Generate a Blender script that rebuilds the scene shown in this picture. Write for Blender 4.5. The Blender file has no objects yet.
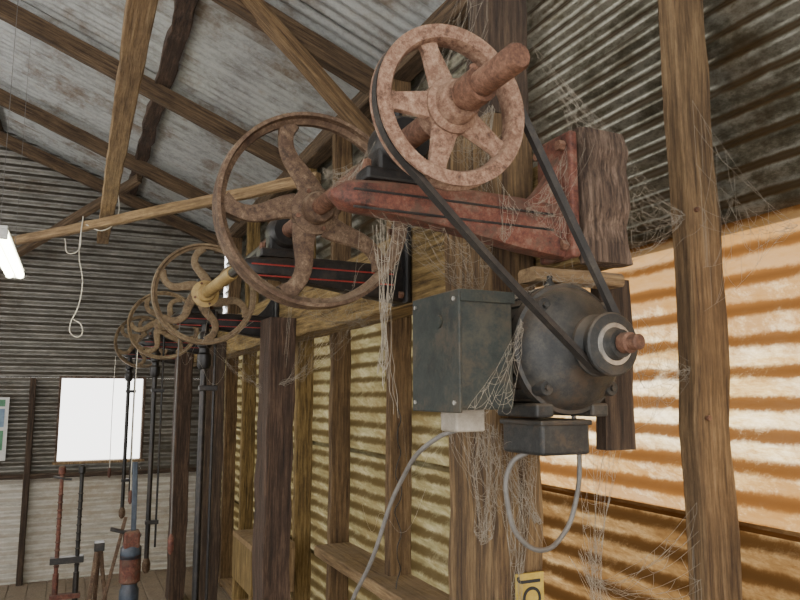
import bpy, math, random
from mathutils import Vector, Matrix
random.seed(7)
H=1.65
C=bpy.context.scene.collection

# ---------------------------------------------------------------- materials
def nmat(name):
    m=bpy.data.materials.new(name); m.use_nodes=True
    nt=m.node_tree; nt.nodes.clear()
    out=nt.nodes.new('ShaderNodeOutputMaterial'); return m,nt,out
def L(nt,a,b): nt.links.new(a,b)
def coords(nt,scale=(1,1,1),rand=True):
    tc=nt.nodes.new('ShaderNodeTexCoord'); mp=nt.nodes.new('ShaderNodeMapping')
    mp.inputs['Scale'].default_value=scale
    if rand:
        oi=nt.nodes.new('ShaderNodeObjectInfo'); mul=nt.nodes.new('ShaderNodeMath'); mul.operation='MULTIPLY'; mul.inputs[1].default_value=37.0
        add=nt.nodes.new('ShaderNodeVectorMath'); add.operation='ADD'
        L(nt,oi.outputs['Random'],mul.inputs[0]); L(nt,tc.outputs['Object'],add.inputs[0]); L(nt,mul.outputs[0],add.inputs[1])
        L(nt,add.outputs[0],mp.inputs['Vector'])
    else: L(nt,tc.outputs['Object'],mp.inputs['Vector'])
    return mp.outputs['Vector']
def noise(nt,vec,scale,detail=6,rough=.6):
    n=nt.nodes.new('ShaderNodeTexNoise'); n.inputs['Scale'].default_value=scale
    n.inputs['Detail'].default_value=detail; n.inputs['Roughness'].default_value=rough
    L(nt,vec,n.inputs['Vector']); return n.outputs['Fac']
def ramp(nt,fac,stops):
    r=nt.nodes.new('ShaderNodeValToRGB'); e=r.color_ramp.elements
    while len(e)<len(stops): e.new(.5)
    for i,(p,c) in enumerate(stops):
        e[i].position=p; e[i].color=(*c,1) if len(c)==3 else c
    L(nt,fac,r.inputs['Fac']); return r.outputs['Color']
def mrange(nt,v,a,b,c=0.,d=1.):
    mr=nt.nodes.new('ShaderNodeMapRange')
    for k,x in (('From Min',a),('From Max',b),('To Min',c),('To Max',d)): mr.inputs[k].default_value=x
    L(nt,v,mr.inputs['Value']); return mr.outputs[0]
def math_(nt,op,a,b):
    m=nt.nodes.new('ShaderNodeMath'); m.operation=op
    for s,v in ((m.inputs[0],a),(m.inputs[1],b)):
        if isinstance(v,(int,float)): s.default_value=v
        else: L(nt,v,s)
    return m.outputs[0]
def mixc(nt,fac,a,b):
    m=nt.nodes.new('ShaderNodeMix'); m.data_type='RGBA'
    for s,v in ((m.inputs['Factor'],fac),(m.inputs[6],a),(m.inputs[7],b)):
        if isinstance(v,(int,float)): s.default_value=v
        elif isinstance(v,tuple): s.default_value=(*v,1)
        else: L(nt,v,s)
    return m.outputs[2]
def nz(nt):
    g=nt.nodes.new('ShaderNodeNewGeometry'); s=nt.nodes.new('ShaderNodeSeparateXYZ'); L(nt,g.outputs['Normal'],s.inputs[0]); return s.outputs['Z']
def upfac(nt,lo,hi,vec=None,amt=1.0):
    a=mrange(nt,nz(nt),lo,hi,0,amt)
    if vec is None: return a
    return math_(nt,'MULTIPLY',a,mrange(nt,noise(nt,vec,9,5),.35,.6))
def bump(nt,fac,strength,dist):
    b=nt.nodes.new('ShaderNodeBump'); b.inputs['Strength'].default_value=strength; b.inputs['Distance'].default_value=dist
    L(nt,fac,b.inputs['Height']); return b.outputs['Normal']
def pbsdf(nt,out,col,rough=.7,metal=0,norm=None):
    p=nt.nodes.new('ShaderNodeBsdfPrincipled')
    if isinstance(col,tuple): p.inputs['Base Color'].default_value=(*col,1)
    else: L(nt,col,p.inputs['Base Color'])
    p.inputs['Roughness'].default_value=rough; p.inputs['Metallic'].default_value=metal
    if norm: L(nt,norm,p.inputs['Normal'])
    L(nt,p.outputs[0],out.inputs['Surface']); return p
def wood(name,dark,mid,light,dust=(.3,.22,.15),damt=.5,gr=1.0,blot=.75):
    m,nt,out=nmat(name)
    v=coords(nt,(14,14,.8)); v2=coords(nt,(1,1,.5)); v3=coords(nt)
    g=noise(nt,v,5*gr,12,.75); b=noise(nt,v2,9,8,.75)
    c=ramp(nt,g,[(.37,dark),(.5,mid),(.64,light)])
    c2=mixc(nt,mrange(nt,b,.45,.72,0,blot),c,dark)
    c3=mixc(nt,upfac(nt,.3,.9,v3,damt),c2,dust)
    pbsdf(nt,out,c3,.85,0,bump(nt,g,1,.008)); return m
def rusty(name,cols,metal=.2,rough=.75,dust=(.36,.25,.18),damt=.6,sc=28,bd=.0015,lw=.35,spots=None):
    m,nt,out=nmat(name); v=coords(nt)
    a=noise(nt,v,sc,12,.82); b=noise(nt,v,sc*.2,4)
    f=math_(nt,'ADD',math_(nt,'MULTIPLY',a,1-lw),math_(nt,'MULTIPLY',b,lw))
    n=len(cols); c=ramp(nt,f,[(.40+.2*i/(n-1),cc) for i,cc in enumerate(cols)])
    if spots: c=mixc(nt,mrange(nt,noise(nt,v,14,10,.8),.50,.60,0,.85),c,spots)
    c3=mixc(nt,upfac(nt,.1,.9,v,damt),c,dust)
    pbsdf(nt,out,c3,rough,metal,bump(nt,a,.8,bd)); return m
W_post=wood('wood_post',(.035,.018,.008),(.13,.078,.034),(.27,.175,.08))
W_dark=wood('wood_dark',(.014,.008,.005),(.05,.03,.018),(.10,.065,.04))
W_red =wood('wood_redbrown',(.016,.009,.006),(.06,.033,.02),(.13,.08,.052))
W_raft=wood('wood_rafter',(.028,.015,.008),(.10,.062,.032),(.18,.118,.065))
W_light=wood('wood_light',(.10,.06,.027),(.25,.16,.078),(.37,.26,.135))
W_yel =wood('wood_yellow',(.055,.033,.01),(.20,.13,.045),(.36,.25,.10),blot=.7)
W_stud=wood('wood_stud',(.045,.024,.010),(.145,.088,.04),(.25,.162,.08))
W_grey=wood('wood_weathered',(.025,.014,.009),(.10,.063,.042),(.23,.16,.115),gr=1.6)
W_floor=wood('wood_floor',(.14,.105,.075),(.28,.22,.16),(.42,.34,.26))
M_pink=rusty('rust_pink',[(.075,.038,.025),(.18,.10,.066),(.28,.175,.12),(.38,.27,.19)],.1,.85,sc=70,damt=.4,lw=.25,spots=(.13,.066,.042))
M_rust=rusty('rust_brown',[(.035,.02,.012),(.085,.049,.029),(.145,.092,.056),(.23,.165,.105)],.15,.75,damt=.6,sc=60,lw=.3,dust=(.32,.245,.165),spots=(.065,.034,.019))
M_shaft=rusty('rust_shaft',[(.05,.022,.013),(.13,.06,.035),(.23,.125,.08)],.2,.7,damt=.45,sc=90)
M_beige=rusty('wheel_tan',[(.06,.038,.02),(.15,.10,.052),(.24,.18,.105)],.1,.7,dust=(.36,.29,.2),sc=50)
M_red =rusty('red_paint_rusted',[(.02,.010,.008),(.08,.026,.017),(.15,.048,.03),(.19,.11,.075)],.1,.7,dust=(.24,.16,.11),sc=40,spots=(.085,.05,.035))
M_blk =rusty('black_enamel',[(.005,.005,.006),(.013,.012,.012),(.04,.03,.024)],.2,.4,damt=.4,dust=(.16,.12,.09))
M_stripe=rusty('red_stripe',[(.2,.015,.01),(.34,.03,.02)],0,.5,damt=.1)
M_motor=rusty('motor_grey',[(.009,.0095,.010),(.021,.022,.022),(.05,.045,.038)],.15,.55,dust=(.17,.13,.09),damt=.9,sc=40,spots=(.06,.042,.028))
M_box =rusty('box_green',[(.008,.011,.010),(.017,.023,.020),(.045,.042,.03)],.15,.6,dust=(.2,.155,.105),damt=.9,sc=30,spots=(.055,.043,.028))
M_steel=rusty('bright_steel',[(.25,.24,.22),(.45,.43,.4),(.6,.58,.55)],.85,.35,damt=.1)
M_yelp=rusty('yellow_pole',[(.24,.15,.05),(.42,.3,.11)],0,.5,damt=.2)
M_belt=rusty('belt_rubber',[(.008,.007,.007),(.018,.015,.013),(.05,.04,.03)],0,.7,damt=.3)
M_cable=rusty('grey_cable',[(.09,.085,.08),(.17,.16,.145)],0,.6,damt=.2)
M_plast=rusty('pale_plastic',[(.22,.19,.15),(.4,.36,.3)],0,.6,damt=.1)
M_web =rusty('cobweb_dust',[(.2,.17,.13),(.34,.30,.24)],0,.9,damt=0)
M_rope=rusty('twine',[(.5,.46,.38),(.7,.66,.58)],0,.9,damt=0)
M_blue=rusty('blue_grey_paint',[(.02,.03,.05),(.06,.08,.11)],.1,.5)
M_sign=rusty('yellow_sign',[(.3,.2,.03),(.5,.36,.08)],0,.5,damt=0)
M_ink=rusty('black_ink',[(.01,.01,.01),(.02,.02,.02)],0,.6,damt=0)
M_pgreen=rusty('poster_green',[(.04,.16,.08),(.08,.26,.13)],0,.5,damt=0)
M_pblue=rusty('poster_blue',[(.1,.16,.25),(.2,.3,.4)],0,.5,damt=0)
M_pwhite=rusty('poster_white',[(.5,.5,.48),(.65,.65,.62)],0,.5,damt=0)

def iron(name,cols,metal=.6,rough=.45,dust=None,damt=.8,streak=(1,1,1),sc=6,spots=None,sr=(.50,.64)):
    m,nt,out=nmat(name); v=coords(nt,streak); v2=coords(nt)
    a=noise(nt,v,sc,12,.78); n=len(cols)
    c=ramp(nt,a,[(.36+.28*i/(n-1),cc) for i,cc in enumerate(cols)])
    if spots: c=mixc(nt,mrange(nt,noise(nt,v2,2.2,10,.75),sr[0],sr[1],0,.85),c,spots)
    if dust:
        k=math_(nt,'ADD',nz(nt),math_(nt,'MULTIPLY',math_(nt,'SUBTRACT',noise(nt,v2,30,8,.75),.5),.9))
        c=mixc(nt,mrange(nt,k,.0,.4,0,damt),c,dust)
    f=noise(nt,v2,60,4)
    pbsdf(nt,out,c,rough,metal,bump(nt,f,.15,.001)); return m
I_roof=iron('iron_roof',[(.22,.215,.2),(.32,.33,.325),(.43,.445,.44),(.34,.33,.3)],.35,.42,spots=(.16,.115,.075),streak=(1,2.5,1))
I_wall=iron('iron_wall_upper',[(.06,.052,.034),(.13,.122,.09),(.27,.26,.215),(.13,.115,.075)],.65,.30,dust=(.09,.055,.023),damt=.95,streak=(2,.9,2),spots=(.06,.04,.02))
I_end=iron('iron_end_wall',[(.11,.105,.09),(.20,.195,.175),(.3,.285,.25)],.4,.45,dust=(.075,.06,.042),streak=(.8,2,2),spots=(.10,.075,.05),sr=(.54,.68))
I_endlow=iron('iron_end_sunlit',[(.34,.32,.27),(.56,.54,.48),(.68,.66,.6)],0,.7,dust=(.27,.22,.16),damt=.6,streak=(.8,3,3),spots=(.36,.3,.22))  # paler copy of the end iron, sunlight on the lower wall put into the colour
I_dark=iron('iron_wall_dark',[(.04,.03,.02),(.09,.07,.045),(.15,.12,.08)],.3,.6,dust=(.10,.06,.028),streak=(3,.8,3),spots=(.06,.035,.016))
def translucent(name,cols,dust_shade,tr=.7,damt=.9,lo=-.1,hi=.4,big=None,grade=None,bigr=(.42,.62)):
    m,nt,out=nmat(name); v=coords(nt,(3,.9,3)); v2=coords(nt,(1,1,1)); v4=coords(nt,(2,1.2,2))
    a=noise(nt,v,3.5,12,.8); n=len(cols)
    c=ramp(nt,a,[(.34+.3*i/(n-1),cc) for i,cc in enumerate(cols)])
    bf=noise(nt,v2,3.4,12,.82)
    if grade:   # light falloff painted as browner colour toward top and bottom of the sheet
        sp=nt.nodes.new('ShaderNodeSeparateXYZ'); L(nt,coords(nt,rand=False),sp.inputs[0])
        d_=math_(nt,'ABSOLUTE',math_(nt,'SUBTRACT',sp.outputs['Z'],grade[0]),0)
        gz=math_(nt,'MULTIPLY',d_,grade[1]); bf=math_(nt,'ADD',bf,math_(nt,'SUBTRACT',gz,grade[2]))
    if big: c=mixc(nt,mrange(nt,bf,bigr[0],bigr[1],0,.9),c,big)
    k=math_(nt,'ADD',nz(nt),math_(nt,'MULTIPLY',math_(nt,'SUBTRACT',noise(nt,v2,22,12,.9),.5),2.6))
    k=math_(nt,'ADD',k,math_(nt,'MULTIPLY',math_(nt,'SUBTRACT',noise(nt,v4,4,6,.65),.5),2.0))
    c=mixc(nt,mrange(nt,k,lo,hi,0,damt),c,dust_shade)  # upward ledges darkened: dust plus painted-in corrugation shading
    d=nt.nodes.new('ShaderNodeBsdfDiffuse'); t=nt.nodes.new('ShaderNodeBsdfTranslucent'); mx=nt.nodes.new('ShaderNodeMixShader')
    mx.inputs[0].default_value=tr
    L(nt,c,d.inputs[0]); L(nt,c,t.inputs[0]); L(nt,d.outputs[0],mx.inputs[1]); L(nt,t.outputs[0],mx.inputs[2]); L(nt,mx.outputs[0],out.inputs['Surface'])
    return m
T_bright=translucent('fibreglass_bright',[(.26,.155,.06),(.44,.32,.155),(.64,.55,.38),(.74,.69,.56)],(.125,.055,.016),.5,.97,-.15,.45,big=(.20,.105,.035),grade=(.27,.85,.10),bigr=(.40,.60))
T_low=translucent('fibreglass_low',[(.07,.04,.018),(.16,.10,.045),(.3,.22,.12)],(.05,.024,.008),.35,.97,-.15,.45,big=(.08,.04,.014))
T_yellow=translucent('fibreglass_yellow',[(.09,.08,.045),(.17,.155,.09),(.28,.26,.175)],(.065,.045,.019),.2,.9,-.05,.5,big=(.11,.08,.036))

def emis(name,col,s):
    m,nt,out=nmat(name); e=nt.nodes.new('ShaderNodeEmission'); e.inputs[0].default_value=(*col,1); e.inputs[1].default_value=s
    L(nt,e.outputs[0],out.inputs['Surface']); return m
M_tube=emis('fluorescent_tube_glow',(1,1,.72),22)

# ---------------------------------------------------------------- helpers
def mk(name,verts,faces,mat,smooth=False,loc=(0,0,0)):
    me=bpy.data.meshes.new(name); me.from_pydata([tuple(v) for v in verts],[],faces); me.update()
    import bmesh
    bm=bmesh.new(); bm.from_mesh(me); bmesh.ops.recalc_face_normals(bm,faces=bm.faces); bm.to_mesh(me); bm.free()
    if smooth:
        for p in me.polygons: p.use_smooth=True
        me.set_sharp_from_angle(angle=math.radians(38))
    o=bpy.data.objects.new(name,me); o.location=loc; me.materials.append(mat); C.objects.link(o); return o
def group(name,objs,loc=None):
    e=bpy.data.objects.new(name,None); e.empty_display_size=.05
    if loc: e.location=loc
    C.objects.link(e)
    inv=Matrix.Translation(Vector(e.location)).inverted()
    for o in objs: o.parent=e; o.matrix_parent_inverse=inv
    return e
def timber(name,p0,p1,w,h,mat,jit=.0025,ch=.006,nseg=None):
    p0=Vector(p0)+Vector((0,0,H)); p1=Vector(p1)+Vector((0,0,H)); d=p1-p0; ln=d.length; z=d.normalized()
    ref=Vector((1,0,0)) if abs(z.x)<.8 else Vector((0,1,0))
    y=z.cross(ref).normalized(); x=y.cross(z).normalized()
    n=nseg or max(3,int(ln/.12)); ch=min(ch,w*.2,h*.2)
    a,b=w/2,h/2
    vs=[];fs=[]
    for i in range(n+1):
        ox,oy=random.uniform(-jit,jit),random.uniform(-jit,jit)
        for q in range(4):
            sx=(1,1,-1,-1)[q]; sy=(-1,1,1,-1)[q]; c1=ch*random.uniform(.4,1.5); c2=ch*random.uniform(.4,1.5)
            e=[(sx*(a-c1),sy*b),(sx*a,sy*(b-c2))]
            if q in (1,3): e=e[::-1]
            for (ex,ey) in e: vs.append((ex+ox+random.uniform(-jit,jit)*.5,ey+oy+random.uniform(-jit,jit)*.5,ln*i/n))
    for i in range(n):
        for k in range(8): fs.append((i*8+k,i*8+(k+1)%8,(i+1)*8+(k+1)%8,(i+1)*8+k))
    fs.append(tuple(range(7,-1,-1))); fs.append(tuple(n*8+k for k in range(8)))
    o=mk(name,vs,fs,mat)
    M=Matrix((x,y,z)).transposed().to_4x4(); M.translation=p0; o.matrix_world=M
    return o
def vpost(name,x0,x1,y0,y1,z0,z1,mat,**k):
    return timber(name,((x0+x1)/2,(y0+y1)/2,z0),((x0+x1)/2,(y0+y1)/2,z1),x1-x0,y1-y0,mat,**k)
def ybeam(name,x0,x1,y0,y1,z0,z1,mat,**k):
    return timber(name,((x0+x1)/2,y0,(z0+z1)/2),((x0+x1)/2,y1,(z0+z1)/2),x1-x0,z1-z0,mat,**k)
def xbeam(name,x0,x1,y0,y1,z0,z1,mat,**k):
    return timber(name,(x0,(y0+y1)/2,(z0+z1)/2),(x1,(y0+y1)/2,(z0+z1)/2),y1-y0,z1-z0,mat,**k)
def box(name,x0,x1,y0,y1,z0,z1,mat,bev=.003):
    c=Vector(((x0+x1)/2,(y0+y1)/2,(z0+z1)/2+H)); a,b,d=(x1-x0)/2,(y1-y0)/2,(z1-z0)/2
    vs=[(sx*a,sy*b,sz*d) for sx in(-1,1) for sy in(-1,1) for sz in(-1,1)]
    fs=[(0,1,3,2),(4,6,7,5),(0,4,5,1),(2,3,7,6),(0,2,6,4),(1,5,7,3)]
    o=mk(name,vs,fs,mat,loc=c)
    if bev:
        m=o.modifiers.new('b','BEVEL'); m.width=bev; m.segments=2
    return o
def lathe(name,prof,c,mat,axis='Y',n=48,closed=False):
    vs=[];fs=[];m=len(prof)
    for (r,t) in prof:
        for k in range(n):
            a=2*math.pi*k/n; u,v=r*math.cos(a),r*math.sin(a)
            vs.append({'Y':(u,t,v),'Z':(u,v,t),'X':(t,u,v)}[axis])
    rng=m if closed else m-1
    for i in range(rng):
        j=(i+1)%m
        for k in range(n): fs.append((i*n+k,i*n+(k+1)%n,j*n+(k+1)%n,j*n+k))
    if not closed:
        fs.append(tuple(range(n))); fs.append(tuple((m-1)*n+k for k in range(n)))
    return mk(name,vs,fs,mat,True,(c[0],c[1],c[2]+H))
def tube(name,polys,r,mat,res=3,smooth=True,caps=True):
    cu=bpy.data.curves.new(name,'CURVE'); cu.dimensions='3D'; cu.bevel_depth=r; cu.bevel_resolution=res; cu.use_fill_caps=caps
    for pts in polys:
        if smooth:
            s=cu.splines.new('BEZIER'); s.bezier_points.add(len(pts)-1); s.resolution_u=8 if res else 3
            for p,q in zip(s.bezier_points,pts):
                p.co=(q[0],q[1],q[2]+H); p.handle_left_type=p.handle_right_type='AUTO'
        else:
            s=cu.splines.new('POLY'); s.points.add(len(pts)-1)
            for p,q in zip(s.points,pts): p.co=(q[0],q[1],q[2]+H,1)
    cu.materials.append(mat); o=bpy.data.objects.new(name,cu); C.objects.link(o); return o
def sheet(name,org,u,ul,v,vl,nrm,mat,pitch=.076,amp=.010,nu=6,wob=.002):
    u=Vector(u).normalized(); v=Vector(v).normalized(); nrm=Vector(nrm).normalized()
    nv=int(vl/pitch*10)+1; vs=[];fs=[]
    ph=random.uniform(-.3,.3)
    wo=[[random.uniform(-wob,wob) for _ in range(nu+1)] for _ in range(2)]
    for j in range(nv+1):
        vv=vl*j/nv
        for i in range(nu+1):
            w=wo[0][i]*(1-j/nv)+wo[1][i]*(j/nv)
            vs.append(u*(ul*i/nu)+v*vv+nrm*(amp*math.sin(2*math.pi*vv/pitch+ph)+w))
    for j in range(nv):
        for i in range(nu): a=j*(nu+1)+i; fs.append((a,a+1,a+nu+2,a+nu+1))
    o=mk(name,vs,fs,mat,False,(org[0],org[1],org[2]+H))
    for p in o.data.polygons: p.use_smooth=True
    return o

# ---------------------------------------------------------------- room shell
XW=1.36; YE=7.25; SL=.4
sh=[]
rows=[(-1.65,-.93),(-.95,-.28),(-.30,.40),(.38,1.0),(.98,1.58)]
cols=[(-1.6,2.02),(2.0,4.62),(4.6,7.25)]
for ri,(z0,z1) in enumerate(rows):
    for ci,(y0,y1) in enumerate(cols):
        if ri>=3: mt=I_wall
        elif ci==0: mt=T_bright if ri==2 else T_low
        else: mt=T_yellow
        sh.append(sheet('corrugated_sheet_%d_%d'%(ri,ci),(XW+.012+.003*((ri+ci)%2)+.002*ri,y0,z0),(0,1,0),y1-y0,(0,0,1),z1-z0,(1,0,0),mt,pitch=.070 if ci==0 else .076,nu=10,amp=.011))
group('wall_right',sh)
WX0,WX1,WZ0,WZ1=-.1,.63,-.61,.16
sh=[]
def esh(n,x0,x1,z0,z1,m): sh.append(sheet(n,(x0,YE,z0),(1,0,0),x1-x0,(0,0,1),z1-z0,(0,-1,0),m,nu=4))
esh('sheet_low',-3.6,XW,-1.65,-.72,I_endlow)
esh('sheet_sill_left',-3.6,WX0,-.73,WZ1,I_end); esh('sheet_sill_right',WX1,XW,-.73,WZ1,I_end); esh('sheet_sill',WX0,WX1,-.73,WZ0,I_end)
esh('sheet_mid',-3.6,XW,WZ1,1.56,I_end)
zz=1.56
while zz<3.2:
    x1=1.62-(zz-1.56)/SL
    if x1>-2: esh('sheet_gable_%d'%int(zz*10),-3.6,x1,zz-.002,zz+.16,I_end)
    zz+=.152
group('wall_end',sh)
box('floor',-3.6,1.5,-1.6,7.5,-1.70,-1.652,W_floor,0)
fb=[]
for i in range(34):
    x=-3.55+i*.15
    fb.append(box('floor_board_%d'%i,x,x+.144,-1.6,7.24,-1.652,-1.640,W_floor,.002))
group('floor_boards',fb)
F=[box('frame_top',WX0-.015,WX1+.015,YE-.015,YE+.10,WZ1-.004,WZ1+.015,W_grey),box('frame_bottom',WX0-.03,WX1+.03,YE-.035,YE+.10,WZ0-.018,WZ0+.004,W_light),
   box('frame_left',WX0-.015,WX0+.006,YE-.015,YE+.10,WZ0,WZ1,W_grey),box('frame_right',WX1-.006,WX1+.015,YE-.015,YE+.10,WZ0,WZ1,W_grey)]
group('window_1',F)
sh=[]; y=-1.6;i=0
dn=Vector((-1,0,SL)).normalized(); nr=Vector((SL,0,1)).normalized()
while y<7.25:
    sh.append(sheet('roof_sheet_%d'%i,(1.62,y,1.60+SL*(1.35-1.62)+.03+.004*(i%2)),dn,4.2,(0,1,0),.80,nr,I_roof,nu=8,amp=.012)); y+=.76; i+=1
xr=1.62+dn.x*4.2; zr=1.60+SL*(1.35-1.62)+dn.z*4.2
sh.append(sheet('roof_sheet_far',(xr,-1.6,zr+.03),(-1,0,-SL),2.2,(0,1,0),9,(-SL,0,1),I_roof,nu=4))
group('ceiling',sh)
def rz(x): return 1.60+SL*(1.35-x)
for yy in (0,1.5,3.05,4.45,6.0,7.1):
    timber('roof_rafter',(1.45,yy,rz(1.45)-.10),(-2.3,yy,rz(-2.3)-.10),.06 if yy!=3.05 else .07,.11,W_raft)
for xx,m_,w in ((.41,W_red,.10),(-.75,W_raft,.07),(-1.7,W_raft,.07)):
    ybeam('roof_purlin',xx-w/2,xx+w/2,-1.5,7.2,rz(xx)-.045,rz(xx)+.0,m_,jit=.008)
ybeam('wall_top_plate',1.24,1.345,-1.5,7.2,1.44,1.54,W_raft)
timber('knee_brace',(1.27,3.0,1.2),(.58,3.0,1.84),.06,.09,W_stud)
timber('tie_beam',(1.08,3.32,1.1),(-.75,6.14,1.1),.045,.06,W_light)
timber('roof_batten',(.12,1.6,1.17),(.145,5.75,1.17),.085,.04,W_light)
timber('knee_brace',(.40,5.9,1.75),(-.6,7.1,1.2),.05,.08,W_raft)
for yy,m_ in ((-.4,W_stud),(.35,W_stud),(1.16,W_stud),(1.97,W_stud),(2.81,W_stud),(3.56,W_stud),(4.2,W_yel),(5.0,W_stud),(5.7,W_yel),(6.4,W_stud)):
    o=vpost('wall_stud',1.245,1.35,yy-.027,yy+.027,-1.64,1.5,m_,jit=.0035)
g=[]
for z in (1.05,.42,-.05): g.append(lathe('bolt',[(.006,-.008),(.006,0)],(1.27,1.131,z),M_shaft,n=8))
group('stud_bolts',g)
ybeam('wall_rail',1.15,1.345,2.1,3.5,-.80,-.75,W_light)
ybeam('wall_rail',1.25,1.345,-1.4,7.1,-1.62,-1.57,W_light)
for xx in (-1.2,-.35,1.15):
    vpost('end_wall_stud',xx,xx+.05,YE-.10,YE-.01,-1.64,.15 if xx<0 else 1.2,W_dark)
xbeam('end_wall_rail',-2.5,1.2,YE-.09,YE-.012,-.74,-.70,W_dark)
sh=[sheet('sheet_low',(-3.55,-1.6,-1.65),(0,1,0),8.9,(0,0,1),.8,(1,0,0),I_dark),sheet('sheet_high',(-3.55,-1.6,.75),(0,1,0),8.9,(0,0,1),1.0,(1,0,0),I_dark)]
for yy in (-1.5,1.4,4.3,7.1): sh.append(vpost('post_%d'%int(yy*10+20),-3.5,-3.38,yy-.06,yy+.06,-1.65,1.6,W_post))
group('wall_left',sh)

# ---------------------------------------------------------------- line-shaft timber frame
BX0,BX1=.914,1.05
ybeam('line_shaft_beam',BX0,BX1,1.13,7.15,.27,.51,W_yel,jit=.003)
vpost('timber_post',.80,.912,1.25,1.46,-1.64,.62,W_post,jit=.005)
vpost('timber_post',.80,.912,1.25,1.345,.621,1.62,W_dark,jit=.005)
for (a,b,m_) in ((3.1,3.29,W_red),(4.7,4.86,W_dark),(6.1,6.3,W_red)):
    vpost('timber_post',.79,.912,a,b,-1.64,.35,m_,jit=.005)
vpost('beam_end_block',.918,1.03,1.085,1.128,.265,.545,W_grey,jit=.006,ch=.014,nseg=7)
g=[xbeam('cross_plank',.80,1.02,1.10,1.16,.222,.25,W_light),vpost('side_plank',1.02,1.10,1.165,1.205,-.115,.25,W_dark),
   xbeam('back_plank',.74,1.10,1.207,1.247,-.03,.20,W_dark)]
group('motor_mounting_frame',g)

# ---------------------------------------------------------------- line shaft
SX,SZ=.53,.462
g=[lathe('shaft_end',[(.017,-.198),(.0205,-.192),(.0205,-.075),(.021,0),(.021,1.2)],(SX,.95,SZ),M_shaft,n=32),
   lathe('shaft_run',[(.018,0),(.018,5.0)],(SX,2.1,SZ),M_blk,n=24),
   lathe('wood_sleeve',[(.022,0),(.026,.02),(.026,.55),(.022,.57)],(SX,2.66,SZ),M_yelp,n=24)]
group('line_shaft',g)

def spoke(name,c,ang,r0,r1,w0,w1,th,bend,mat,n=10,wm=None):
    vs=[];fs=[];m=10
    def A(t): return ang+bend*math.sin(math.pi*t)+bend*.6*t
    for i in range(n+1):
        t=i/n; r=r0+(r1-r0)*t; a=A(t); px,pz=r*math.cos(a),r*math.sin(a)
        t2=t+.01; rr=r0+(r1-r0)*t2; a2=A(t2)
        tx,tz=rr*math.cos(a2)-px,rr*math.sin(a2)-pz; q=math.hypot(tx,tz); tx/=q;tz/=q
        nx,nz_=-tz,tx
        w=w0+(w1-w0)*t
        if wm: w=w*(1-wm*math.sin(math.pi*t))
        if t>.85: w*=1+.5*(t-.85)/.15
        for k in range(m):
            b=2*math.pi*k/m; cu=math.copysign(abs(math.cos(b))**.6,math.cos(b)); sv=math.copysign(abs(math.sin(b))**.6,math.sin(b))
            vs.append((px+nx*cu*w/2,sv*th/2,pz+nz_*cu*w/2))
    for i in range(n):
        for k in range(m): fs.append((i*m+k,i*m+(k+1)%m,(i+1)*m+(k+1)%m,(i+1)*m+k))
    fs.append(tuple(range(m))); fs.append(tuple(n*m+k for k in range(m)))
    return mk(name,vs,fs,mat,True,(c[0],c[1],c[2]+H))

c=(SX,.95,SZ); R=.134
prof=[(R,-.017),(R,-.012),(R-.014,-.003),(R-.014,.003),(R,.012),(R,.017),(R-.022,.017),(R-.026,.010),(R-.026,-.010),(R-.022,-.017)]
g=[lathe('rim',prof,c,M_pink,n=72,closed=True),
   lathe('hub',[(.022,-.045),(.030,-.045),(.034,-.04),(.036,-.02),(.046,-.012),(.046,.03),(.022,.03)],c,M_pink,n=36),
   lathe('collar',[(.021,-.10),(.027,-.10),(.028,-.095),(.028,-.06),(.021,-.058)],c,M_shaft,n=32),
   lathe('set_screw',[(.006,0),(.006,.04)],(SX,.875,SZ),M_shaft,'Z',8)]
for k in range(5): g.append(spoke('spoke_%d'%(k+1),c,math.radians(112+72*k),.035,R-.02,.05,.028,.016,0,M_pink))
group('drive_pulley',g,(c[0],c[1],c[2]+H))

def bigwheel(y,R,mat,hubmat,n,bend,rot,wd=.05,w0=.05,w1=.03,far=False):
    c=(SX,y,SZ); h=wd/2
    prof=[(R-.002,-h),(R+.001,0),(R-.002,h),(R-.010,h),(R-.014,h*.5),(R-.026,.008),(R-.026,-.008),(R-.014,-h*.5),(R-.011,-h)]
    g=[lathe('rim',prof,c,mat,n=96,closed=True),
       lathe('hub',[(.02,-.05),(.036,-.05),(.04,-.044),(.04,-.018),(.062,-.012),(.062,.012),(.04,.018),(.04,.05),(.02,.05)],c,hubmat,n=36)]
    for k in range(n): g.append(spoke('spoke_%d'%(k+1),c,rot+2*math.pi*k/n,.05,R-.018,w0,w1,.02,bend,mat,n=14,wm=.12))
    for k in range(4):
        a=k*math.pi/2+.4; g.append(lathe('hub_bolt_%d'%(k+1),[(.006,-.02),(.006,-.010)],(SX+.05*math.cos(a),y,SZ+.05*math.sin(a)),M_shaft,n=6))
    group('friction_wheel',g,(c[0],c[1],c[2]+H))
bigwheel(1.66,.250,M_rust,M_rust,5,.22,math.radians(100),.066,.068,.038)
bigwheel(3.28,.236,M_beige,M_yelp,6,.40,math.radians(20),.045)
bigwheel(4.90,.230,M_beige,M_beige,6,.40,math.radians(45),.045)
bigwheel(6.50,.230,M_beige,M_beige,6,.40,math.radians(10),.045)

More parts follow.
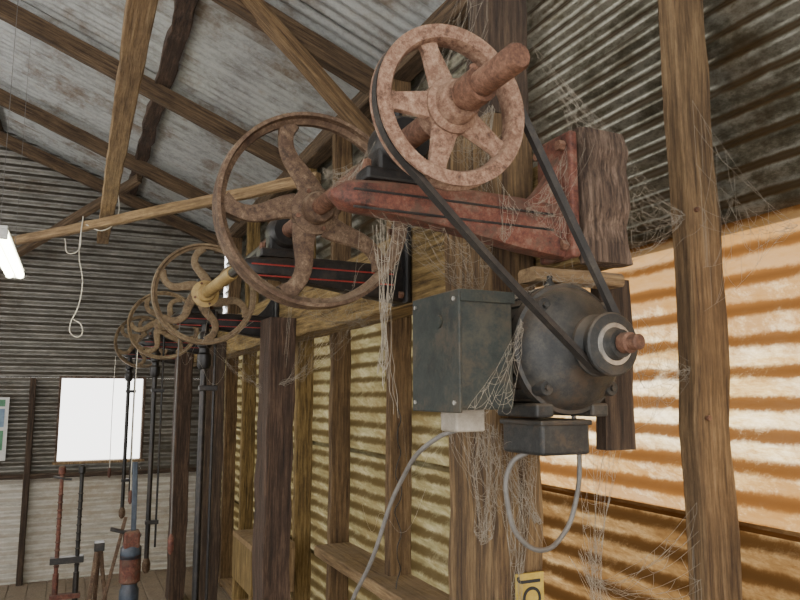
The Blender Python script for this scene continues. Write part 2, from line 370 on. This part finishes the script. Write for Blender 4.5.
def belt():
    A=Vector((SX,SZ)); B=Vector((.832,.086)); ra,rb=R-.006,.047
    d=B-A; D=d.length; th=math.atan2(d.y,d.x); al=math.acos((ra-rb)/D)
    pts=[]
    a0=th+al; a1=th-al+2*math.pi
    for i in range(49): a=a0+(a1-a0)*i/48; pts.append((A.x+ra*math.cos(a),A.y+ra*math.sin(a)))
    p=Vector(pts[-1]); q=Vector((B.x+rb*math.cos(th-al),B.y+rb*math.sin(th-al)))
    for i in range(1,16):
        t=i/16; s=p.lerp(q,t); n=Vector((-(q-p).y,(q-p).x)).normalized(); s=s-n*(.006*math.sin(math.pi*t)); pts.append((s.x,s.y))
    a0=th-al; a1=th+al
    for i in range(25): a=a0+(a1-a0)*i/24; pts.append((B.x+rb*math.cos(a),B.y+rb*math.sin(a)))
    p=Vector(pts[-1]); q=Vector(pts[0])
    for i in range(1,16): s=p.lerp(q,i/16); pts.append((s.x,s.y))
    n=len(pts); vs=[];fs=[]
    for i in range(n):
        a=Vector(pts[i-1]); b=Vector(pts[(i+1)%n]); t=(b-a).normalized(); nn=Vector((t.y,-t.x))
        P=Vector(pts[i])
        for (o,yy) in ((.006,-.0085),(.006,.0085),(-.005,.0055),(-.005,-.0055)):
            q=P+nn*o; vs.append((q.x,.95+yy,q.y+H))
    for i in range(n):
        j=(i+1)%n
        for k in range(4): fs.append((i*4+k,i*4+(k+1)%4,j*4+(k+1)%4,j*4+k))
    return mk('drive_belt',vs,fs,M_belt)
belt()

def bracket(y,mat,stripe,bm):
    x0,x1,zc=.395,.905,.345; th=.062
    vs=[];fs=[];n=22;m=12
    for i in range(n+1):
        t=i/n; x=x0+(x1-x0)*t
        hh=.024+.02*min(1,t*1.3)+.014*t
        if t<.08: hh*=math.sqrt(max(.05,1-(1-t/.08)**2))
        dy=(th/2)*(1 if t>.08 else math.sqrt(max(.1,1-(1-t/.08)**2)))
        zz=zc+.010-.018*t+.006*math.sin(t*math.pi*1.4)
        for k in range(m):
            b=2*math.pi*k/m; cu=math.copysign(abs(math.cos(b))**.55,math.cos(b)); sv=math.copysign(abs(math.sin(b))**.55,math.sin(b))
            vs.append((x,y+cu*dy,zz+H+sv*hh))
    for i in range(n):
        for k in range(m): fs.append((i*m+k,i*m+(k+1)%m,(i+1)*m+(k+1)%m,(i+1)*m+k))
    fs.append(tuple(range(m))); fs.append(tuple(n*m+k for k in range(m)))
    g=[mk('arm',vs,fs,mat,True)]
    vs=[];fs=[];n=12
    for i in range(n+1):
        t=i/n; x=.76+.148*t; top=.375+.15*(t**2.2)
        for yy in (-.014,.014): vs.append((x,y+yy,.34+H)); vs.append((x,y+yy,top+H))
    for i in range(n):
        a=i*4; b=a+4
        fs+= [(a,a+1,b+1,b),(a+2,b+2,b+3,a+3),(a+1,a+3,b+3,b+1),(a,b,b+2,a+2)]
    fs+=[(0,2,3,1),(n*4,n*4+1,n*4+3,n*4+2)]
    g.append(mk('web',vs,fs,mat,True))
    g.append(box('flange',.893,.9135,y-.05,y+.065,.275,.54,mat,.006))
    for (dy,dz) in ((-.03,.51),(.045,.51),(-.03,.30),(.045,.30)):
        g.append(lathe('bolt',[(.011,-.016),(.011,-.002)],(.893,y+dy,dz),M_shaft,'X',6))
    g.append(box('bearing_base',SX-.075,SX+.075,y-.03,y+.03,.385,.41,bm,.006))
    g.append(lathe('bearing_housing',[(.024,-.045),(.042,-.045),(.046,-.04),(.052,-.025),(.052,.025),(.046,.04),(.042,.045),(.024,.045)],(SX,y,SZ),bm,n=32))
    g.append(box('bearing_foot',SX-.05,SX+.05,y-.028,y+.028,.40,.45,bm,.006))
    g.append(lathe('oil_cup',[(.008,0),(.008,.02),(.014,.025),(.014,.045),(.006,.05)],(SX,y,SZ+.048),bm,'Z',16))
    for s in (-1,1): g.append(lathe('base_bolt',[(.009,0),(.009,.018)],(SX+s*.063,y,.41),M_shaft,'Z',6))
    if stripe:
        for dz in (-.018,.014):
            g.append(box('pinstripe',.43,.86,y-th/2-.0015,y-th/2+.002,zc+dz,zc+dz+.004,M_stripe if mat is M_blk else M_blk,0))
    group('shaft_bracket',g,(SX,y,zc+H))
bracket(1.15,M_red,True,M_blk)
for y in (1.93,3.45,5.1,6.75): bracket(y,M_blk,True,M_blk)

# ---------------------------------------------------------------- electric motor
mc=(.832,1.10,.086)
g=[lathe('body',[(.03,-.118),(.04,-.118),(.046,-.113),(.052,-.104),(.060,-.099),(.080,-.092),(.094,-.084),(.104,-.075),(.111,-.064),(.114,-.056),(.121,-.054),(.121,-.035),(.116,-.033),(.116,.07),(.120,.072),(.120,.095),(.10,.10),(.06,.104),(.02,.104)],mc,M_motor,n=64),
   lathe('bearing_cap',[(.02,-.126),(.036,-.126),(.038,-.118),(.04,-.112)],mc,M_motor,n=32),
   lathe('motor_shaft',[(.010,-.235),(.013,-.232),(.013,-.1)],mc,M_shaft,n=24),
   lathe('shaft_nut',[(.013,-.215),(.018,-.213),(.018,-.196),(.013,-.194)],mc,M_shaft,n=10),
   lathe('pulley',[(.014,-.192),(.024,-.192),(.026,-.180),(.030,-.176),(.052,-.174),(.055,-.171),(.055,-.165),(.045,-.153),(.045,-.147),(.055,-.136),(.055,-.130),(.03,-.128),(.014,-.126)],mc,M_motor,n=48),
   lathe('pulley_face',[(.020,-.1775),(.036,-.1775),(.037,-.1745),(.020,-.1745)],mc,M_steel,n=48),
   box('terminal_box',.775,.885,1.06,1.19,-.110,-.045,M_motor,.006),
   box('terminal_lid',.771,.889,1.056,1.194,-.056,-.046,M_motor,.003),
   box('foot_left',.75,.79,1.04,1.17,-.04,-.015,M_motor,.005),box('foot_right',.875,.915,1.04,1.17,-.04,-.015,M_motor,.005),
   lathe('lifting_eye',[(.012,0),(.012,.012),(.006,.02),(.006,.03)],(.832,1.1,.20),M_motor,'Z',16)]
for k in range(4):
    a=math.radians(45+90*k)
    g.append(lathe('bolt_lug_%d'%k,[(.013,-.012),(.015,-.008),(.015,.03)],(.832+.104*math.cos(a),1.03,.086+.104*math.sin(a)),M_motor,n=14))
    g.append(lathe('end_bolt_%d'%k,[(.006,-.018),(.006,-.010)],(.832+.104*math.cos(a),1.03,.086+.104*math.sin(a)),M_motor,n=6))
for k in range(26):
    a=2*math.pi*k/26
    r=.118; f=box('fin_%d'%k,-.003,.003,1.068,1.168,-.004,.004,M_motor,0); f.location=(.832+r*math.cos(a),1.118,.086+H+r*math.sin(a)); f.rotation_euler=(0,-a,0); g.append(f)
group('electric_motor',g,(mc[0],mc[1],mc[2]+H))
g=[box('case',.593,.700,1.035,1.205,-.025,.176,M_box,.004),box('lid',.588,.594,1.030,1.21,-.03,.181,M_box,.002),
   box('front_lip',.593,.703,1.030,1.036,.160,.181,M_box,.001),box('conduit_gland',.615,.675,1.09,1.15,-.065,-.025,M_plast,.004),
   box('mount_strap',.66,.84,1.206,1.248,.02,.05,M_box,.002),
   lathe('knockout',[(.012,-.003),(.012,.002)],(.587,1.10,.13),M_box,'X',20)]
for (yy,zz) in ((1.045,.165),(1.195,.165),(1.045,-.013),(1.195,-.013)): g.append(lathe('screw',[(.004,-.003),(.004,.001)],(.588,yy,zz),M_steel,'X',10))
group('switch_box',g)
tube('power_cable',[[(.645,1.12,-.06),(.614,1.15,-.075),(.603,1.30,-.175),(.585,1.40,-.34),(.576,1.5,-.46),(.60,1.8,-1.0),(.75,2.2,-1.62)]],.0045,M_cable)
tube('flexible_conduit',[[(.80,1.13,-.105),(.768,1.15,-.13),(.767,1.16,-.216),(.80,1.17,-.275),(.85,1.17,-.30),(.91,1.18,-.275),(.938,1.18,-.227),(.955,1.18,-.12),(.95,1.20,0)]],.005,M_cable)
tube('wall_wire',[[(1.2+.012*math.sin(i*1.9),2.6+.01*math.cos(i*1.3),-.05-i*.045) for i in range(26)]],.0022,M_blk)

g=[box('plate',.835,.902,1.240,1.247,-.55,-.36,M_sign,.001)]
tx=bpy.data.curves.new('lettering','FONT'); tx.body='JOL'; tx.size=.062; tx.extrude=.0008; tx.align_x='LEFT'; tx.align_y='CENTER'
to=bpy.data.objects.new('lettering',tx); to.location=(.868,1.2385,-.368+H); to.rotation_euler=(math.radians(90),math.radians(90),0); tx.materials.append(M_ink); C.objects.link(to); g.append(to)
group('enamel_sign',g)

def droptube(x,y,zb):
    g=[lathe('coupling',[(.014,0),(.026,.005),(.033,.02),(.033,.07),(.024,.08),(.024,.10),(.033,.11),(.033,.16),(.02,.18)],(x,y,.12),M_blk,'Z',20),
       lathe('pipe',[(.016,0),(.016,-zb+.13)],(x,y,zb),M_blk,'Z',16),
       lathe('inner_rod',[(.007,0),(.007,-zb+.3)],(x+.05,y,zb+.1),M_blk,'Z',12),
       box('guide',x-.02,x+.065,y-.02,y+.02,.02,.045,M_blk,.003),
       box('lower_guide',x-.02,x+.065,y-.02,y+.02,zb+.25,zb+.275,M_blk,.003),
       lathe('lower_joint',[(.01,0),(.026,.02),(.028,.06),(.014,.1)],(x,y,zb-.06),M_rust,'Z',18),
       lathe('hanger',[(.018,0),(.018,.05)],(x,y,.285),M_blk,'Z',16),
       tube('pull_cord',[[(x-.12,y-.02,.34),(x-.125,y-.02,-.1),(x-.12,y-.02,-.62)]],.003,M_rope if y>4 else M_cable),
       lathe('cord_toggle',[(.004,0),(.014,.02),(.014,.07),(.004,.09)],(x-.12,y-.02,-.71),M_red,'Z',14)]
    group('shearing_drop_tube',g)
droptube(.56,3.42,-1.3); droptube(.505,5.06,-1.1); droptube(.45,6.7,-1.0)

def screwstand(x,y):
    g=[]
    for i,(dx,m_) in enumerate(((0,M_red),(.12,M_blk))):
        g.append(lathe('screw_%d'%i,[(.018,0),(.018,.5),(.013,.5),(.013,1.12),(.022,1.13),(.022,1.17),(.008,1.18)],(x+dx,y,-1.64),m_,'Z',14))
        for k in range(10): g.append(lathe('thread',[(.014,0),(.018,.006),(.014,.012)],(x+dx,y,-1.1+k*.05),m_,'Z',12))
    g+= [box('crosshead',x-.04,x+.16,y-.03,y+.03,-1.08,-1.04,M_blk),box('foot_plate',x-.06,x+.18,y-.12,y+.12,-1.64,-1.61,M_rust),box('lower_yoke',x-.03,x+.15,y-.025,y+.025,-1.3,-1.27,M_red),
         timber('handle',(x-.05,y,-.53),(x+.06,y-.02,-.55),.015,.015,M_blk)]
    group('screw_jack_stand',g)
screwstand(-.03,5.2)
x,y=.37,4.6
g=[lathe('pedestal',[(.09,0),(.09,.03),(.045,.06),(.04,.35),(.055,.37),(.055,.5),(.045,.52),(.045,.66),(.06,.68),(.06,.74),(.03,.78)],(x,y,-1.64),M_blue,'Z',20),
   lathe('red_sleeve',[(.05,0),(.06,.01),(.06,.16),(.05,.17)],(x,y,-1.1),M_red,'Z',20),
   box('body',x-.045,x+.045,y-.05,y+.05,-.9,-.80,M_red,.012),
   timber('upright',(x+.01,y,-.82),(x-.0,y,-.40),.03,.03,M_blue),timber('lever',(x-.16,y,-1.3),(x-.04,y,-.72),.02,.02,M_rust),timber('lever_arm',(x-.12,y-.02,-.78),(x+.05,y-.02,-.83),.03,.02,M_blk)]
group('wool_press_jack',g)
g=[timber('leg_1',(.12,4.9,-1.63),(.2,4.95,-.95),.025,.025,M_rust),timber('leg_2',(.30,5.0,-1.63),(.22,4.97,-.95),.025,.025,M_rust),timber('leg_3',(.2,5.25,-1.63),(.21,5.0,-.95),.025,.025,M_rust),box('head',.18,.24,4.92,5.01,-.97,-.92,M_blk)]
group('tripod_stand',g)
g=[box('seat_board',.95,1.2,4.0,4.5,-.86,-.83,W_light),box('front_board',.95,.97,4.0,4.5,-1.1,-.86,W_yel),box('side_board',.97,1.2,4.0,4.02,-1.1,-.86,W_light),vpost('leg_a',.95,.99,4.02,4.06,-1.64,-1.1,W_yel),vpost('leg_b',.95,.99,4.44,4.48,-1.64,-1.1,W_yel)]
group('tool_shelf',g)

g=[box('sheet',-1.0,-.50,YE-.115,YE-.108,-.57,-.02,M_pwhite,0),box('picture',-.98,-.53,YE-.118,YE-.1145,-.28,-.12,M_pblue,0),box('header',-.98,-.53,YE-.118,YE-.1145,-.10,-.04,M_pgreen,0),box('lower_panel',-.98,-.53,YE-.118,YE-.1145,-.48,-.31,M_pgreen,0)]
group('wall_poster',g)

g=[box('tray',-.41,-.31,3.6,4.86,.755,.77,M_pwhite,.003),lathe('tube_a',[(.022,0),(.022,1.2)],(-.388,3.63,.730),M_tube,n=16),lathe('tube_b',[(.022,0),(.022,1.2)],(-.332,3.63,.730),M_tube,n=16),
   box('end_a',-.41,-.31,3.6,3.63,.71,.755,M_pwhite,.003),box('end_b',-.41,-.31,4.83,4.85,.71,.755,M_pwhite,.003),
   tube('chains',[[(-.36,3.8,.77),(-.36,3.8,2.28)],[(-.36,4.7,.77),(-.36,4.7,2.28)]],.0015,M_cable)]
group('fluorescent_light',g)

tube('hanging_twine',[[(0.0,4.93,1.16),(-.01,4.92,.9),(.02,4.92,.72),(0,4.92,.55),(-.035,4.92,.45),(-.03,4.92,.39),(.02,4.92,.37),(.03,4.92,.44),(-.02,4.92,.48)],
   [(.02,4.9,1.10),(.12,4.85,1.06),(.2,4.75,1.14),(.19,4.7,1.3),(.14,4.6,1.6)],[(.0,4.93,1.12),(-.06,4.9,.9),(-.1,4.92,1.0)]],.0035,M_rope)

# ---------------------------------------------------------------- cobwebs
def strands(spec,r=.00035,mat=M_web,webs=(),f=.5):
    polys=[]
    for (a,b,n,spread,sag) in spec:
        a=Vector(a); b=Vector(b)
        for _ in range(max(2,int(n*f))):
            p=a+Vector([random.gauss(0,spread) for _ in range(3)]); q=b+Vector([random.gauss(0,spread) for _ in range(3)])
            k=7; pts=[]
            for i in range(k+1):
                t=i/k; s=p.lerp(q,t); s.z-=sag*random.uniform(.3,1.3)*4*t*(1-t)
                s+=Vector([random.gauss(0,.0012) for _ in range(3)]); pts.append(s)
            polys.append(pts)
    # irregular net between a ridge (a-b) and an anchor c, with cross threads
    for (a,b,cc,n,m,sag) in webs:
        m=int(m*2.2)
        a,b,cc=Vector(a),Vector(b),Vector(cc); rays=[]
        for i in range(n):
            t=(i+random.uniform(-.3,.3))/max(1,n-1); p=a.lerp(b,t); q=cc+Vector([random.gauss(0,.008) for _ in range(3)])
            ray=[]
            for j in range(8):
                u=j/7; s=p.lerp(q,u); s.z-=sag*4*u*(1-u); s+=Vector([random.gauss(0,.001) for _ in range(3)]); ray.append(s)
            rays.append(ray); polys.append(ray)
        for _ in range(m):
            i=random.randrange(n-1); i2=min(n-1,i+random.choice((1,1,2))); j=random.randrange(8); j2=max(0,min(7,j+random.choice((-1,0,1))))
            u=random.random(); j3=min(7,j+1); j4=min(7,j2+1)
            p,q=rays[i][j].lerp(rays[i][j3],u),rays[i2][j2].lerp(rays[i2][j4],u); mid=(p+q)/2; mid.z-=.3*(p-q).length*random.random(); polys.append([p,mid,q])
    return tube('cobweb',polys,r,mat,0,True)
strands([((.62,1.14,-.04),(.70,1.24,-.05),10,.015,.05),((.66,1.14,-.05),(.80,1.24,-.22),18,.02,.03),((.80,1.24,-.06),(.86,1.24,-.30),12,.02,.02),((.64,1.12,-.05),(.84,1.22,-.12),12,.02,.05)],.0003,
  webs=[((.63,1.1,-.05),(.79,1.2,-.06),(.76,1.245,-.28),12,90,.01),((.78,1.245,-.10),(.90,1.245,-.10),(.84,1.245,-.42),10,70,.0),((.70,1.2,-.03),(.86,1.2,-.11),(.90,1.245,-.26),10,70,.02)])
strands([((.50,1.16,.32),(.52,1.18,.02),9,.008,.0),((.52,1.18,.12),(.54,1.18,-.02),5,.008,0)],.0004,webs=[((.48,1.16,.31),(.55,1.16,.31),(.51,1.17,.05),7,50,.0)],f=.7)
strands([((1.04,1.19,-.10),(1.0,1.2,-.38),6,.015,.02)],.0003,webs=[((.97,1.2,-.11),(1.09,1.2,-.11),(1.0,1.2,-.36),8,50,.0),((1.25,1.15,-.22),(1.25,1.15,-.45),(1.0,1.2,-.38),8,40,.03)])
strands([((.98,1.2,-.33),(1.04,1.2,-.47),30,.014,.01),((1.0,1.2,-.30),(1.0,1.2,-.50),14,.010,.0)],.0003,f=.8)
strands([((1.06,1.13,.30),(1.25,1.16,.42),5,.03,.03),((1.1,1.2,.0),(1.25,1.16,.15),3,.03,.03)],.00025,
  webs=[((1.05,1.13,.28),(1.05,1.13,.54),(1.25,1.15,.40),11,90,.02),((1.09,1.19,-.08),(1.10,1.19,.22),(1.25,1.15,.06),8,60,.02),((1.28,1.13,.2),(1.28,1.13,.7),(1.345,.95,.35),7,40,.02)])
strands([((.55,1.12,.5),(.8,1.25,.6),4,.03,.05),((.45,1.14,.35),(.62,1.66,.24),4,.03,.06)],.00025,
  webs=[((.56,1.13,.52),(.75,1.16,.38),(.80,1.25,.62),11,90,.02),((.46,1.13,.33),(.72,1.13,.30),(.80,1.3,.22),11,80,.03),((.42,1.13,.37),(.5,1.13,.5),(.55,1.62,.55),8,60,.03),((.91,1.12,.54),(.915,1.25,.8),(1.03,1.12,.54),8,60,.0),((.80,1.25,.8),(.80,1.25,1.1),(.54,1.14,.52),7,50,.04)])
strands([((.4,1.9,.3),(.5,3.4,.2),3,.05,.15),((.8,1.5,-.2),(1.25,2.8,-.3),3,.1,.15),((.55,1.95,.3),(.56,2.0,.1),6,.015,0)],.00035,
  webs=[((.45,1.9,.31),(.85,1.9,.30),(.91,2.3,.27),11,60,.05),((.91,2.2,.27),(.91,3.0,.27),(.85,3.1,.05),12,70,.05),((.50,3.43,.3),(.85,3.43,.3),(.82,3.2,.0),8,40,.03)])
strands([((.9,1.12,.26),(.87,1.1,.20),10,.015,.0),((.92,1.06,.5),(.85,1.12,.36),6,.015,.03)],.00025,
  webs=[((.80,1.10,.24),(.98,1.10,.24),(.86,1.08,.205),12,60,.01),((.90,1.11,.30),(.90,1.11,.52),(.80,1.12,.36),9,70,.01),((.66,1.05,.18),(.70,1.18,.18),(.80,1.08,.20),7,50,.01),((.62,.95,.36),(.66,.95,.31),(.74,1.12,.30),6,30,.01),((.60,1.03,-.03),(.69,1.03,-.03),(.72,1.03,.12),7,40,.0)])

# ---------------------------------------------------------------- light
w=bpy.data.worlds.new('World'); bpy.context.scene.world=w; w.use_nodes=True
nt=w.node_tree; nt.nodes['Background'].inputs[0].default_value=(1,.98,.94,1); nt.nodes['Background'].inputs[1].default_value=4.3
s=bpy.data.lights.new('sun','SUN'); s.energy=17; s.angle=.02; s.color=(1,.88,.62)
so=bpy.data.objects.new('sun',s); so.rotation_euler=Vector((-1,.25,-.75)).to_track_quat('-Z','Y').to_euler(); C.objects.link(so)

cam=bpy.data.cameras.new('camera'); cam.sensor_width=36; cam.lens=31.5; cam.clip_start=.05
co=bpy.data.objects.new('camera',cam); co.location=(0,0,H)
co.rotation_euler=(math.radians(90+7.73),0,math.radians(-24.9)); C.objects.link(co)
bpy.context.scene.camera=co
